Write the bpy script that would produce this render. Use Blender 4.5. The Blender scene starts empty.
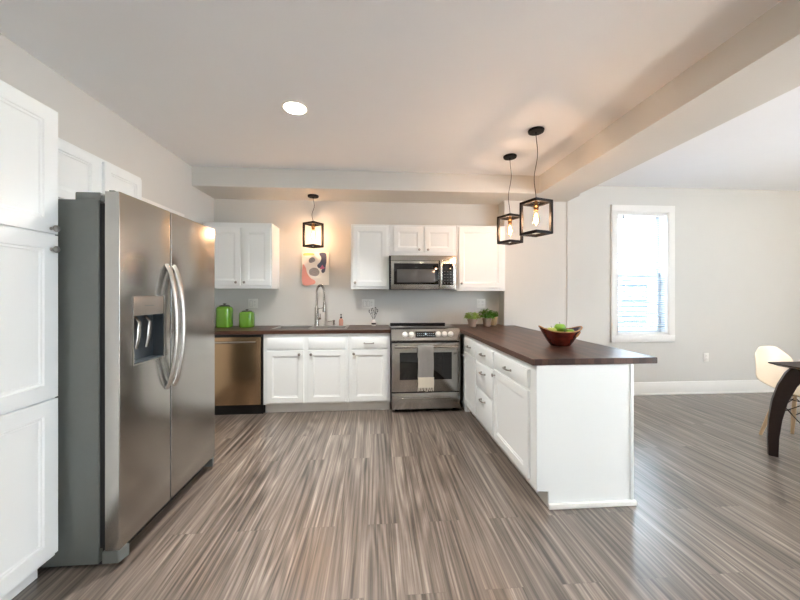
import bpy, bmesh, math, random
from math import sin, cos, pi, radians, atan, hypot
from mathutils import Vector, Matrix
random.seed(7)
scene = bpy.context.scene
COL = scene.collection

# ------------------------------------------------------------------ camera
F_PX = 330.0
cam_d = bpy.data.cameras.new('camera')
cam_d.sensor_width = 36.0
cam_d.lens = F_PX / 800 * 36
cam_d.shift_y = -6 / 800
cam_d.clip_start = 0.05
cam = bpy.data.objects.new('camera', cam_d)
cam.location = (0, 0, 1.31)
cam.rotation_euler = (pi / 2, 0, -atan(24.5 / F_PX))
COL.objects.link(cam)
scene.camera = cam

# ------------------------------------------------------------------ world, lights, exposure
world = bpy.data.worlds.new('sky'); scene.world = world
world.use_nodes = True
wn = world.node_tree.nodes; wl = world.node_tree.links
bg = wn['Background']
tc = wn.new('ShaderNodeTexCoord'); sp = wn.new('ShaderNodeSeparateXYZ'); rmp = wn.new('ShaderNodeValToRGB')
wl.new(tc.outputs['Generated'], sp.inputs[0]); wl.new(sp.outputs['Z'], rmp.inputs[0]); wl.new(rmp.outputs[0], bg.inputs[0])
rmp.color_ramp.elements[0].position = 0.0; rmp.color_ramp.elements[0].color = (0.62, 0.78, 0.95, 1)
rmp.color_ramp.elements[1].position = 0.35; rmp.color_ramp.elements[1].color = (0.80, 0.90, 1.0, 1)
bg.inputs[1].default_value = 14.0

def area(name, loc, rot, sx, sy, power, color, spread=None):
    d = bpy.data.lights.new(name, 'AREA'); d.shape = 'RECTANGLE'; d.size = sx; d.size_y = sy
    d.energy = power; d.color = color
    if spread: d.spread = spread
    o = bpy.data.objects.new(name, d); o.location = loc; o.rotation_euler = rot; COL.objects.link(o); return o
# sun through the right-hand window
sd = bpy.data.lights.new('sun', 'SUN'); sd.energy = 290.0; sd.angle = radians(0.6); sd.color = (0.90, 0.96, 1.0)
so = bpy.data.objects.new('sun', sd); so.rotation_euler = Vector((-0.75, 0.28, -0.85)).to_track_quat('-Z', 'Y').to_euler(); COL.objects.link(so)
# recessed ceiling lamps (first one is the lamp in view, the rest are unseen added fill)
RECESSED = [(-0.6, 2.517), (-0.6, 0.4), (0.9, 0.4), (-0.6, -1.6), (0.9, -1.6), (4.3, 1.4), (4.3, -1.0)]
for i, (x, y) in enumerate(RECESSED):
    d = bpy.data.lights.new('recessed_lamp', 'AREA'); d.shape = 'DISK'; d.size = 0.15; d.energy = 31 if i == 0 else 7; d.color = (1.0, 0.99, 0.97); d.spread = radians(118)
    o = bpy.data.objects.new('recessed_lamp', d); o.location = (x, y, 2.675); COL.objects.link(o)

vs = scene.view_settings
vs.view_transform = 'Standard'; vs.look = 'None'; vs.gamma = 1.0; vs.exposure = 0.30; vs.use_curve_mapping = False
scene.cycles.max_bounces = 10
scene.cycles.diffuse_bounces = 6
scene.cycles.sample_clamp_indirect = 60.0
scene.cycles.caustics_reflective = False
scene.cycles.caustics_refractive = False

# ------------------------------------------------------------------ materials
def lin(c): return tuple(((v / 255) / 12.92 if v / 255 <= 0.04045 else ((v / 255 + 0.055) / 1.055) ** 2.4) for v in c) + (1,)

def mat(name, rgb, rough=0.5, metal=0.0, var=0.04, scale=(6, 6, 6), bump=0.0, bscale=None, coat=0.0, spec=0.5, emit=None, estr=0, rvar=0.0, transmission=0, alpha=1, aniso=0, subs=0):
    m = bpy.data.materials.new(name); m.use_nodes = True
    nt = m.node_tree; N = nt.nodes; L = nt.links; b = N['Principled BSDF']
    c = lin(rgb)
    t = N.new('ShaderNodeTexCoord'); mp = N.new('ShaderNodeMapping'); mp.inputs['Scale'].default_value = scale
    L.new(t.outputs['Object'], mp.inputs[0])
    nz = N.new('ShaderNodeTexNoise'); nz.inputs['Scale'].default_value = 1.0; nz.inputs['Detail'].default_value = 4
    L.new(mp.outputs[0], nz.inputs['Vector'])
    mx = N.new('ShaderNodeMix'); mx.data_type = 'RGBA'
    mx.inputs[6].default_value = tuple(max(0, v * (1 - var)) for v in c[:3]) + (1,)
    mx.inputs[7].default_value = tuple(min(1, v * (1 + var)) for v in c[:3]) + (1,)
    L.new(nz.outputs['Fac'], mx.inputs[0]); L.new(mx.outputs[2], b.inputs['Base Color'])
    b.inputs['Roughness'].default_value = rough; b.inputs['Metallic'].default_value = metal
    b.inputs['Specular IOR Level'].default_value = spec
    b.inputs['Coat Weight'].default_value = coat
    if aniso: b.inputs['Anisotropic'].default_value = aniso
    if transmission: b.inputs['Transmission Weight'].default_value = transmission
    if subs: b.inputs['Subsurface Weight'].default_value = subs
    if rvar:
        r = N.new('ShaderNodeMapRange'); r.inputs['To Min'].default_value = rough - rvar; r.inputs['To Max'].default_value = rough + rvar
        L.new(nz.outputs['Fac'], r.inputs[0]); L.new(r.outputs[0], b.inputs['Roughness'])
    if bump:
        n2 = nz
        if bscale:
            m2 = N.new('ShaderNodeMapping'); m2.inputs['Scale'].default_value = bscale; L.new(t.outputs['Object'], m2.inputs[0])
            n2 = N.new('ShaderNodeTexNoise'); n2.inputs['Scale'].default_value = 1; n2.inputs['Detail'].default_value = 3; L.new(m2.outputs[0], n2.inputs['Vector'])
        bp = N.new('ShaderNodeBump'); bp.inputs['Strength'].default_value = bump; bp.inputs['Distance'].default_value = 0.01
        L.new(n2.outputs['Fac'], bp.inputs['Height']); L.new(bp.outputs[0], b.inputs['Normal'])
    if emit:
        b.inputs['Emission Color'].default_value = lin(emit); b.inputs['Emission Strength'].default_value = estr
    return m

M = {}
M['wall'] = mat('wall_paint', (214, 212, 206), 0.85, var=0.012, bump=0.05, bscale=(140, 140, 140), spec=0.25)
M['ceil'] = mat('ceiling_paint', (238, 240, 242), 0.9, var=0.012, bump=0.05, bscale=(120, 120, 120), spec=0.2)
M['trim'] = mat('trim_paint', (238, 236, 231), 0.4, var=0.01)
M['cab'] = mat('cabinet_paint', (236, 239, 238), 0.38, var=0.008)
M['cabdark'] = mat('toe_kick_paint', (234, 234, 230), 0.6, var=0.03)
M['steel'] = mat('brushed_steel', (176, 173, 168), 0.2, 1.0, var=0.025, scale=(2, 2, 240), rvar=0.02, bump=0.35, bscale=(1.1, 1.1, 2.6))
M['steelh'] = mat('warm_reflection_steel', (186, 158, 126), 0.26, 1.0, var=0.02, scale=(2, 2, 300), rvar=0.01)  # warm reflection on the dishwasher front put into the steel's base colour
M['chrome'] = mat('satin_nickel', (186, 182, 176), 0.26, 1.0, var=0.03)
M['sinkm'] = mat('satin_sink_steel', (192, 190, 186), 0.33, 0.85, var=0.03)
M['knobm'] = mat('brushed_nickel_hardware', (168, 164, 158), 0.3, 1.0, var=0.03)
M['fside'] = mat('grey_fridge_side', (108, 111, 107), 0.42, 0.15, var=0.05, scale=(40, 40, 40), bump=0.12, bscale=(300, 300, 300))
M['gasket_and_gap_shade'] = mat('black_rubber', (24, 24, 25), 0.6, var=0.1)
M['black'] = mat('black_plastic', (18, 18, 19), 0.35, var=0.1)
M['dglass'] = mat('dark_oven_glass', (16, 16, 17), 0.05, var=0.1, spec=0.6)
M['mglass'] = mat('mesh_door_glass', (88, 86, 84), 0.12, var=0.1, scale=(400, 400, 400))
M['iron'] = mat('black_iron', (15, 13, 12), 0.6, 0.0, spec=0.25, var=0.15, scale=(30, 30, 30))
M['brass'] = mat('aged_brass', (150, 110, 70), 0.35, 0.9, var=0.1)
M['green'] = mat('lime_green_glaze', (104, 152, 46), 0.2, var=0.06, coat=0.6)
M['lid'] = mat('dark_brown_lid', (44, 34, 30), 0.4, var=0.1)
M['plate'] = mat('white_switch_plate', (236, 234, 228), 0.35, var=0.01)
M['slot'] = mat('grey_slot', (120, 118, 114), 0.5, var=0.05)
M['pot'] = mat('taupe_clay_pot', (164, 140, 124), 0.8, var=0.14, scale=(60, 60, 160), bump=0.2)
M['pot2'] = mat('tan_clay_pot', (190, 160, 122), 0.8, var=0.14, scale=(60, 60, 160), bump=0.2)
M['soil'] = mat('potting_soil', (50, 38, 30), 0.95, var=0.3, scale=(90, 90, 90), bump=0.5)
M['leaf'] = mat('leaf_green', (88, 142, 44), 0.45, var=0.45, scale=(40, 40, 40))
M['leafv'] = mat('leaf_variegated', (160, 190, 92), 0.45, var=0.5, scale=(70, 70, 70))
M['apple'] = mat('green_apple_skin', (128, 178, 46), 0.3, var=0.18, scale=(30, 30, 30), coat=0.3)
M['apple2'] = mat('yellow_green_skin', (176, 184, 88), 0.35, var=0.15, scale=(30, 30, 30), coat=0.2)
M['stem'] = mat('brown_stem', (84, 60, 36), 0.8, var=0.2)
M['cream'] = mat('cream_shell_plastic', (228, 212, 188), 0.38, var=0.012)
M['beech'] = mat('pale_beech_wood', (204, 176, 142), 0.5, var=0.12, scale=(60, 60, 6))
M['espresso'] = mat('espresso_table_wood', (40, 27, 22), 0.4, var=0.25, scale=(8, 60, 60), spec=0.3)
M['bowl'] = mat('red_brown_glaze', (92, 30, 20), 0.16, var=0.7, scale=(14, 14, 34), coat=0.7)
M['bowlrim'] = mat('bowl_rim_glaze', (176, 132, 84), 0.25, var=0.35, scale=(50, 50, 50), coat=0.4)
M['bowlin'] = mat('bowl_inside_glaze', (62, 54, 66), 0.2, var=0.4, scale=(20, 20, 20), coat=0.5)
M['towelg'] = mat('grey_woven_towel', (150, 148, 146), 0.95, var=0.2, scale=(500, 500, 500), bump=0.4, bscale=(500, 500, 500))
M['towelc'] = mat('cream_towel_border', (226, 218, 202), 0.95, var=0.12, scale=(400, 400, 400), bump=0.4, bscale=(400, 400, 400))
M['soap'] = mat('pink_liquid_soap', (206, 150, 132), 0.15, var=0.05, coat=0.5)
M['white'] = mat('white_ceramic', (238, 236, 232), 0.25, var=0.02)
M['slat'] = mat('blind_slat', (236, 240, 244), 0.5, var=0.01)
M['disp'] = mat('dispenser_panel', (150, 140, 130), 0.3, 0.7, var=0.05)
M['cavity'] = mat('dispenser_cavity', (70, 76, 80), 0.3, 0.3, var=0.1)
M['canvas'] = mat('canvas_cream', (240, 232, 220), 0.8, var=0.03, scale=(200, 200, 200), bump=0.1)
M['artp'] = mat('art_salmon', (232, 160, 146), 0.8, var=0.08)
M['artb'] = mat('art_slate', (84, 88, 106), 0.8, var=0.08)
M['artg'] = mat('art_grey_contour', (150, 144, 140), 0.8, var=0.5, scale=(30, 5, 160))
M['arty'] = mat('art_gold', (238, 200, 120), 0.8, var=0.08)
M['artm'] = mat('art_magenta', (208, 110, 140), 0.8, var=0.08)
M['mark'] = mat('pale_display_marks', (170, 186, 196), 0.4, emit=(170, 190, 205), estr=0.4)
M['lampw'] = mat('lit_lens', (255, 252, 246), 0.5, emit=(255, 250, 240), estr=9)
M['fil'] = mat('glowing_filament', (255, 190, 110), 0.5, emit=(255, 176, 90), estr=60)

def mat_glassy(name, tint, gloss_rough=0.02, fac=0.08, extra=None):
    m = bpy.data.materials.new(name); m.use_nodes = True
    nt = m.node_tree; N = nt.nodes; L = nt.links; N.clear()
    out = N.new('ShaderNodeOutputMaterial'); mix = N.new('ShaderNodeMixShader'); tr = N.new('ShaderNodeBsdfTransparent'); gl = N.new('ShaderNodeBsdfGlossy')
    fr = N.new('ShaderNodeFresnel'); ge = N.new('ShaderNodeNewGeometry'); io = N.new('ShaderNodeMath'); io.operation = 'MULTIPLY_ADD'
    io.inputs[1].default_value = 1 / 1.45 - 1.45; io.inputs[2].default_value = 1.45
    L.new(ge.outputs['Backfacing'], io.inputs[0]); L.new(io.outputs[0], fr.inputs[0])   # same reflectance on leaving as on entering
    tr.inputs[0].default_value = tint; gl.inputs['Roughness'].default_value = gloss_rough
    L.new(fr.outputs[0], mix.inputs[0]); L.new(tr.outputs[0], mix.inputs[1]); L.new(gl.outputs[0], mix.inputs[2]); L.new(mix.outputs[0], out.inputs[0])
    return m
M['pane'] = mat_glassy('window_glass', (0.96, 0.98, 0.98, 1))
M['bulb'] = mat_glassy('clear_bulb_glass', (1.0, 0.93, 0.80, 1))

def mat_mix_transparent(name, rgb, fac, translucent=False):
    m = bpy.data.materials.new(name); m.use_nodes = True
    nt = m.node_tree; N = nt.nodes; L = nt.links; N.clear()
    out = N.new('ShaderNodeOutputMaterial'); mix = N.new('ShaderNodeMixShader')
    a = N.new('ShaderNodeBsdfDiffuse'); a.inputs[0].default_value = lin(rgb)
    b = N.new('ShaderNodeBsdfTranslucent' if translucent else 'ShaderNodeBsdfTransparent')
    if translucent: b.inputs[0].default_value = lin(rgb)
    mix.inputs[0].default_value = fac
    L.new(a.outputs[0], mix.inputs[1]); L.new(b.outputs[0], mix.inputs[2]); L.new(mix.outputs[0], out.inputs[0])
    return m
M['screen'] = mat_mix_transparent('insect_screen_mesh', (120, 135, 150), 0.65)
M['slat'] = mat_mix_transparent('translucent_blind_slat', (196, 208, 222), 0.15, True)

def floor_mat():
    m = bpy.data.materials.new('vinyl_plank_floor'); m.use_nodes = True
    nt = m.node_tree; N = nt.nodes; L = nt.links; b = N['Principled BSDF']
    t = N.new('ShaderNodeTexCoord')
    rot = N.new('ShaderNodeMapping'); rot.inputs['Rotation'].default_value = (0, 0, pi / 2)
    rot.inputs['Location'].default_value = (0.21, 0.05, 0)
    L.new(t.outputs['Object'], rot.inputs[0])
    br = N.new('ShaderNodeTexBrick'); br.offset = 0.37; br.offset_frequency = 2
    br.inputs['Color1'].default_value = (0, 0, 0, 1); br.inputs['Color2'].default_value = (1, 1, 1, 1); br.inputs['Mortar'].default_value = (0.5, 0.5, 0.5, 1)
    br.inputs['Scale'].default_value = 1; br.inputs['Mortar Size'].default_value = 0.0008; br.inputs['Mortar Smooth'].default_value = 0.2
    br.inputs['Brick Width'].default_value = 1.22; br.inputs['Row Height'].default_value = 0.178
    L.new(rot.outputs[0], br.inputs['Vector'])
    bw = N.new('ShaderNodeRGBToBW'); L.new(br.outputs['Color'], bw.inputs[0])
    sep = N.new('ShaderNodeSeparateXYZ'); L.new(t.outputs['Object'], sep.inputs[0])
    def math_(op, a, bb=None):
        n = N.new('ShaderNodeMath'); n.operation = op
        for i, v in enumerate((a, bb)):
            if v is None: continue
            if isinstance(v, (int, float)): n.inputs[i].default_value = v
            else: L.new(v, n.inputs[i])
        return n.outputs[0]
    off = math_('MULTIPLY', bw.outputs[0], 37.0)
    def coords(sx, sy, k):
        c = N.new('ShaderNodeCombineXYZ')
        L.new(math_('MULTIPLY', sep.outputs['X'], sx), c.inputs[0])
        L.new(math_('MULTIPLY', sep.outputs['Y'], sy), c.inputs[1])
        L.new(math_('MULTIPLY', off, k), c.inputs[2]); return c.outputs[0]
    def noise(vec, detail=2, rough=0.5, dist=0.0):
        n = N.new('ShaderNodeTexNoise'); n.inputs['Scale'].default_value = 1; n.inputs['Detail'].default_value = detail
        n.inputs['Roughness'].default_value = rough; n.inputs['Distortion'].default_value = dist
        L.new(vec, n.inputs['Vector']); return n.outputs['Fac']
    ring = noise(coords(7.0, 0.38, 1.0), 1.0, 0.45, 0.1)                 # contour field
    band = math_('SINE', math_('MULTIPLY', ring, 80.0))
    band = math_('MULTIPLY_ADD', band, 0.5); N[-1].inputs[2].default_value = 0.5
    streak = noise(coords(50.0, 0.55, 1.7), 3, 0.6)
    fine = noise(coords(170.0, 4.0, 2.3), 3, 0.65)
    broad = noise(coords(5.0, 0.35, 3.1), 2, 0.5)
    v = math_('MULTIPLY', band, 0.20)
    v = math_('ADD', v, math_('MULTIPLY', streak, 1.25))
    v = math_('ADD', v, math_('MULTIPLY', fine, 0.50))
    v = math_('ADD', v, math_('MULTIPLY', broad, 0.45))
    v = math_('ADD', v, math_('MULTIPLY', bw.outputs[0], 0.07))
    v = math_('SUBTRACT', v, 0.825)
    cr = N.new('ShaderNodeValToRGB'); L.new(v, cr.inputs[0])
    e = cr.color_ramp.elements
    e[0].position = 0.10; e[0].color = lin((56, 47, 41))
    e[1].position = 0.92; e[1].color = lin((190, 178, 166))
    for p_, c_ in ((0.34, (99, 88, 79)), (0.52, (123, 111, 101)), (0.70, (150, 138, 127))):
        k = e.new(p_); k.color = lin(c_)
    mx = N.new('ShaderNodeMix'); mx.data_type = 'RGBA'; L.new(br.outputs['Fac'], mx.inputs[0])
    L.new(cr.outputs[0], mx.inputs[6]); mx.inputs[7].default_value = lin((88, 78, 70))
    L.new(mx.outputs[2], b.inputs['Base Color'])
    r = N.new('ShaderNodeMapRange'); r.inputs['To Min'].default_value = 0.26; r.inputs['To Max'].default_value = 0.40; L.new(fine, r.inputs[0]); L.new(r.outputs[0], b.inputs['Roughness'])
    bp = N.new('ShaderNodeBump'); bp.inputs['Strength'].default_value = 0.10; bp.inputs['Distance'].default_value = 0.004
    L.new(fine, bp.inputs['Height']); L.new(bp.outputs[0], b.inputs['Normal'])
    b.inputs['Specular IOR Level'].default_value = 1.0
    b.inputs['Coat Weight'].default_value = 0.45; b.inputs['Coat Roughness'].default_value = 0.24
    return m
M['floor'] = floor_mat()

def butcher_mat(name, along_x):
    m = bpy.data.materials.new(name); m.use_nodes = True
    nt = m.node_tree; N = nt.nodes; L = nt.links; b = N['Principled BSDF']
    t = N.new('ShaderNodeTexCoord'); rot = N.new('ShaderNodeMapping')
    if not along_x: rot.inputs['Rotation'].default_value = (0, 0, pi / 2)
    L.new(t.outputs['Object'], rot.inputs[0])
    br = N.new('ShaderNodeTexBrick'); br.offset = 0.43
    br.inputs['Color1'].default_value = lin((52, 34, 28)); br.inputs['Color2'].default_value = lin((92, 64, 51)); br.inputs['Mortar'].default_value = lin((38, 25, 21))
    br.inputs['Scale'].default_value = 1; br.inputs['Mortar Size'].default_value = 0.0006; br.inputs['Brick Width'].default_value = 0.55; br.inputs['Row Height'].default_value = 0.042
    L.new(rot.outputs[0], br.inputs['Vector'])
    mp = N.new('ShaderNodeMapping'); mp.inputs['Scale'].default_value = (4, 90, 90); L.new(rot.outputs[0], mp.inputs[0])
    nz = N.new('ShaderNodeTexNoise'); nz.inputs['Scale'].default_value = 1; nz.inputs['Detail'].default_value = 4; L.new(mp.outputs[0], nz.inputs['Vector'])
    mr = N.new('ShaderNodeMapRange'); mr.inputs['To Min'].default_value = 0.7; mr.inputs['To Max'].default_value = 1.3; L.new(nz.outputs['Fac'], mr.inputs[0])
    mx = N.new('ShaderNodeMix'); mx.data_type = 'RGBA'; mx.blend_type = 'MULTIPLY'; mx.inputs[0].default_value = 1
    L.new(br.outputs['Color'], mx.inputs[6]); L.new(mr.outputs[0], mx.inputs[7]); L.new(mx.outputs[2], b.inputs['Base Color'])
    b.inputs['Roughness'].default_value = 0.34; b.inputs['Specular IOR Level'].default_value = 0.28
    return m
M['butx'] = butcher_mat('walnut_butcher_block', True)
M['buty'] = butcher_mat('walnut_butcher_block_peninsula', False)

# ------------------------------------------------------------------ mesh helpers
def B(): return bmesh.new()
def box(bm, x0, y0, z0, x1, y1, z1, bev=0.0, seg=2, mi=0):
    x0, x1 = sorted((x0, x1)); y0, y1 = sorted((y0, y1)); z0, z1 = sorted((z0, z1))
    r = bmesh.ops.create_cube(bm, size=1.0)
    vs_ = r['verts']
    for v in vs_:
        v.co = Vector(((x0 + x1) / 2 + v.co.x * (x1 - x0), (y0 + y1) / 2 + v.co.y * (y1 - y0), (z0 + z1) / 2 + v.co.z * (z1 - z0)))
    fs = {f for v in vs_ for f in v.link_faces}
    for f in fs: f.material_index = mi
    if bev > 0:
        es = list({e for v in vs_ for e in v.link_edges})
        rr = bmesh.ops.bevel(bm, geom=es, offset=bev, segments=seg, affect='EDGES', profile=0.5)
        for f in rr['faces']: f.material_index = mi
    return bm
def ring_tube(bm, pts, rad, n=10, mi=0, closed=False, caps=True, flat=None):
    """tube along a polyline; rad is a number or a list; flat=(a,b) scales the section"""
    pts = [Vector(p) for p in pts]; rings = []
    up = None
    for i, p in enumerate(pts):
        a = pts[i - 1] if (i > 0 or closed) else p
        c = pts[(i + 1) % len(pts)] if (i < len(pts) - 1 or closed) else p
        d = (c - a).normalized()
        if up is None:
            up = Vector((0, 0, 1)) if abs(d.z) < 0.9 else Vector((1, 0, 0))
        s = d.cross(up).normalized(); up = s.cross(d).normalized()
        r = rad[i] if isinstance(rad, (list, tuple)) else rad
        fa, fb = flat or (1, 1)
        rings.append([bm.verts.new(p + s * (cos(2 * pi * k / n) * r * fa) + up * (sin(2 * pi * k / n) * r * fb)) for k in range(n)])
    m_ = len(rings)
    for i in range(m_ if closed else m_ - 1):
        A, C = rings[i], rings[(i + 1) % m_]
        for k in range(n):
            f = bm.faces.new((A[k], A[(k + 1) % n], C[(k + 1) % n], C[k])); f.smooth = True; f.material_index = mi
    if caps and not closed:
        for R_ in (rings[0], rings[-1]):
            f = bm.faces.new(R_); f.material_index = mi
    return bm
def lathe(bm, prof, n=32, c=(0, 0, 0), mi=0, ax='z', sq=None):
    """prof: list of (radius, height); sq: superellipse exponent"""
    rings = []
    for r, h in prof:
        ring = []
        for k in range(n):
            a = 2 * pi * k / n; ca, sa = cos(a), sin(a)
            if sq:
                q = (abs(ca) ** sq + abs(sa) ** sq) ** (-1 / sq); ca *= q; sa *= q
            if ax == 'z': p = (c[0] + r * ca, c[1] + r * sa, c[2] + h)
            elif ax == 'y': p = (c[0] + r * ca, c[1] + h, c[2] + r * sa)
            else: p = (c[0] + h, c[1] + r * ca, c[2] + r * sa)
            ring.append(bm.verts.new(p))
        rings.append(ring)
    for i in range(len(rings) - 1):
        for k in range(n):
            f = bm.faces.new((rings[i][k], rings[i][(k + 1) % n], rings[i + 1][(k + 1) % n], rings[i + 1][k])); f.smooth = True; f.material_index = mi
    for R_, (r, h) in ((rings[0], prof[0]), (rings[-1], prof[-1])):
        if r > 1e-4:
            f = bm.faces.new(R_); f.material_index = mi
    return bm
def prism(bm, poly, z0, z1, mi=0, axis='z', bev=0):
    def P(a, b_, h):
        return {'z': (a, b_, h), 'y': (a, h, b_), 'x': (h, a, b_)}[axis]
    A = [bm.verts.new(P(a, b_, z0)) for a, b_ in poly]; C = [bm.verts.new(P(a, b_, z1)) for a, b_ in poly]
    n = len(poly); fs = [bm.faces.new(A), bm.faces.new(C)]
    for k in range(n): fs.append(bm.faces.new((A[k], A[(k + 1) % n], C[(k + 1) % n], C[k])))
    for f in fs: f.material_index = mi
    if bev:
        es = list({e for f in fs for e in f.edges}); bmesh.ops.bevel(bm, geom=es, offset=bev, segments=2, affect='EDGES')
    return bm
def obj(name, bm, m, parent=None, label=None, sharp=35, loc=None):
    bmesh.ops.remove_doubles(bm, verts=bm.verts, dist=1e-6)
    bmesh.ops.recalc_face_normals(bm, faces=bm.faces)
    me = bpy.data.meshes.new(name); bm.to_mesh(me); bm.free()
    for mm in (m if isinstance(m, (list, tuple)) else [m]): me.materials.append(mm)
    try: me.set_sharp_from_angle(angle=radians(sharp))
    except Exception: pass
    o = bpy.data.objects.new(name, me); COL.objects.link(o)
    if parent: o.parent = parent
    if label: o['label'] = label
    if loc: o.location = loc
    return o
def tag(o, label, cat, group=None):
    o['label'] = label; o['category'] = cat
    if group: o['group'] = group
    return o
def thing(name, label, cat, loc=(0, 0, 0), rz=0.0, group=None):
    o = bpy.data.objects.new(name, None); o.empty_display_size = 0.1; COL.objects.link(o)
    o.location = loc; o.rotation_euler = (0, 0, rz)
    return tag(o, label, cat, group)
def struct(name, bm, m, parent=None, label=None):
    o = obj(name, bm, m, parent)
    if not parent:
        o['kind'] = 'structure'
    if label: o['label'] = label
    return o
def dup(root, loc, rz=None, label=None, group=None):
    def cp(o, par):
        c = o.copy(); COL.objects.link(c)
        if par: c.parent = par
        for ch in list(o.children): cp(ch, c)
        return c
    r = cp(root, None); r.location = loc
    if rz is not None: r.rotation_euler = (0, 0, rz)
    if label: r['label'] = label
    if group: r['group'] = group
    return r

# ------------------------------------------------------------------ the room
XL, XR, YB, YD, YR, H = -1.994, 6.2, 4.25, 4.04, -3.0, 2.70
YW = 4.052          # pier behind the peninsula
b = B(); box(b, XL - .12, YR - .12, -0.1, XR + .12, YB + .12, 0); struct('floor', b, M['floor'], label='grey-brown wood-look vinyl plank floor')
b = B(); box(b, XL - .12, YR - .12, H, XR + .12, YB + .12, H + 0.1); struct('ceiling', b, M['ceil'])
b = B(); box(b, XL - .12, YR - .12, 0, XL, YB + .12, H); struct('wall_left', b, M['wall'])
b = B(); box(b, XL, YB, 0, 1.62, YB + .12, H); struct('wall_back', b, M['wall'])
b = B(); box(b, 1.62, YW, 0, 2.44, YB + .12, H); struct('wall_pier', b, M['wall'])
WX0, WX1, WZ0, WZ1 = 3.106, 3.806, 0.775, 2.372
b = B()
box(b, 2.44, YD, 0, WX0, YB + .12, H); box(b, WX1, YD, 0, XR, YB + .12, H)
box(b, WX0, YD, 0, WX1, YB + .12, WZ0); box(b, WX0, YD, WZ1, WX1, YB + .12, H)
struct('wall_dining', b, M['wall'])
def wall_with_hole_y(name, y0, y1, xa, xb, hx0, hx1, hz0, hz1):
    b = B(); box(b, xa, y0, 0, hx0, y1, H); box(b, hx1, y0, 0, xb, y1, H); box(b, hx0, y0, 0, hx1, y1, hz0); box(b, hx0, y0, hz1, hx1, y1, H); struct(name, b, M['wall'])
b = B(); box(b, XL, YR - .12, 0, XR, YR, H); struct('wall_rear', b, M['wall'])
b = B()
box(b, XR, YR - .12, 0, XR + .12, -2.2, H); box(b, XR, 0.4, 0, XR + .12, YB + .12, H)
for a, c in ((-2.2, 0.4),):
    box(b, XR, a, 0, XR + .12, c, 0.55); box(b, XR, a, 2.35, XR + .12, c, H)
struct('wall_right', b, M['wall'])
# dropped soffit along the kitchen wall and the beam over the peninsula
b = B(); box(b, XL, 3.75, 2.49, 2.44, YB + .0, H, 0.0); struct('trim_1', b, M['wall'], label='dropped soffit above the kitchen wall')
b = B(); box(b, 1.92, YR, 2.49, 2.40, 3.75, H, 0.0); struct('trim_2', b, M['wall'], label='wide ceiling beam between kitchen and dining area')
b = B(); box(b, XL, 2.9, 2.09, XL + .03, 3.56, 2.13, 0.003); struct('trim_3', b, M['trim'], label='narrow white board on the left wall beyond the fridge')
def baseboard(name, x0, y0, x1, y1, dx, dy):
    b = B()
    box(b, min(x0, x1, x0 + dx * .016), min(y0, y1, y0 + dy * .016), 0, max(x0, x1, x0 + dx * .016), max(y0, y1, y0 + dy * .016), 0.165, 0.003)
    box(b, min(x0, x1, x0 + dx * .028), min(y0, y1, y0 + dy * .028), 0, max(x0, x1, x0 + dx * .028), max(y0, y1, y0 + dy * .028), 0.022, 0.006)
    struct(name, b, M['trim'])
baseboard('baseboard_dining', 2.44, YD, XR, YD, 0, -1)
baseboard('baseboard_pier', 1.70, YW, 2.44, YW, 0, -1)
baseboard('baseboard_right', XR, YR, XR, YD, -1, 0)
baseboard('baseboard_rear', XL, YR, XR, YR, 0, 1)

# window in the dining wall
wi = bpy.data.objects.new('window_1', None); COL.objects.link(wi); wi['kind'] = 'structure'; wi['label'] = 'tall white-cased double-hung window in the dining wall'
wi.location = (0, 0, 0)
b = B(); cw = 0.085
box(b, WX0 - cw, YD - .02, WZ0 - cw, WX0, YD, WZ1 + cw, .003); box(b, WX1, YD - .02, WZ0 - cw, WX1 + cw, YD, WZ1 + cw, .003)
box(b, WX0 - cw, YD - .022, WZ1, WX1 + cw, YD, WZ1 + cw, .003); box(b, WX0 - cw, YD - .022, WZ0 - cw, WX1 + cw, YD, WZ0, .003)
# jamb liner
t_ = .012
box(b, WX0, YD - .01, WZ0, WX0 + t_, YD + .30, WZ1); box(b, WX1 - t_, YD - .01, WZ0, WX1, YD + .30, WZ1)
box(b, WX0, YD - .01, WZ1 - t_, WX1, YD + .30, WZ1); box(b, WX0, YD - .01, WZ0, WX1, YD + .30, WZ0 + t_)
obj('window_casing', b, M['trim'], wi)
WM = 1.55
def sash(y, z0, z1, nm):
    b = B(); x0, x1 = WX0 + t_, WX1 - t_; s = .04
    box(b, x0, y, z0, x0 + s, y + .03, z1, .003); box(b, x1 - s, y, z0, x1, y + .03, z1, .003)
    box(b, x0, y, z0, x1, y + .03, z0 + s, .003); box(b, x0, y, z1 - s, x1, y + .03, z1, .003)
    f = obj('sash', b, M['trim'], wi)
    b = B(); box(b, x0 + s, y + .013, z0 + s, x1 - s, y + .017, z1 - s); obj('pane', b, M['pane'], f)
sash(YD + .13, WM - .02, WZ1 - t_, 'u'); sash(YD + .095, WZ0 + t_, WM + .02, 'l')
b = B(); box(b, WX0 + t_, YD + .19, WZ0 + t_, WX1 - t_, YD + .191, WM); obj('insect_screen', b, M['screen'], wi)

# guessed boards added outside the dining window to tone down its lower half
b = B()
for i in range(16):
    z = -.4 + i * .14
    prism(b, [(8.48, z), (8.50, z + .132), (8.54, z + .132), (8.54, z)], 1.5, 12.0, axis='x')
t = thing('added_boards', 'blue-grey horizontal boards added outside to tone down the lower window sash', 'backdrop', (6.75, 8.5, -.4))
o = obj('boards', b, mat('blue_grey_boards', (78, 90, 104), 0.7), t); o.location = (-6.75, -8.5, .4)
b = B(); box(b, .75, -.06, 0, .95, -.02, 2.24); obj('post', b, M['trim'], t, 'white upright post')

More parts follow.
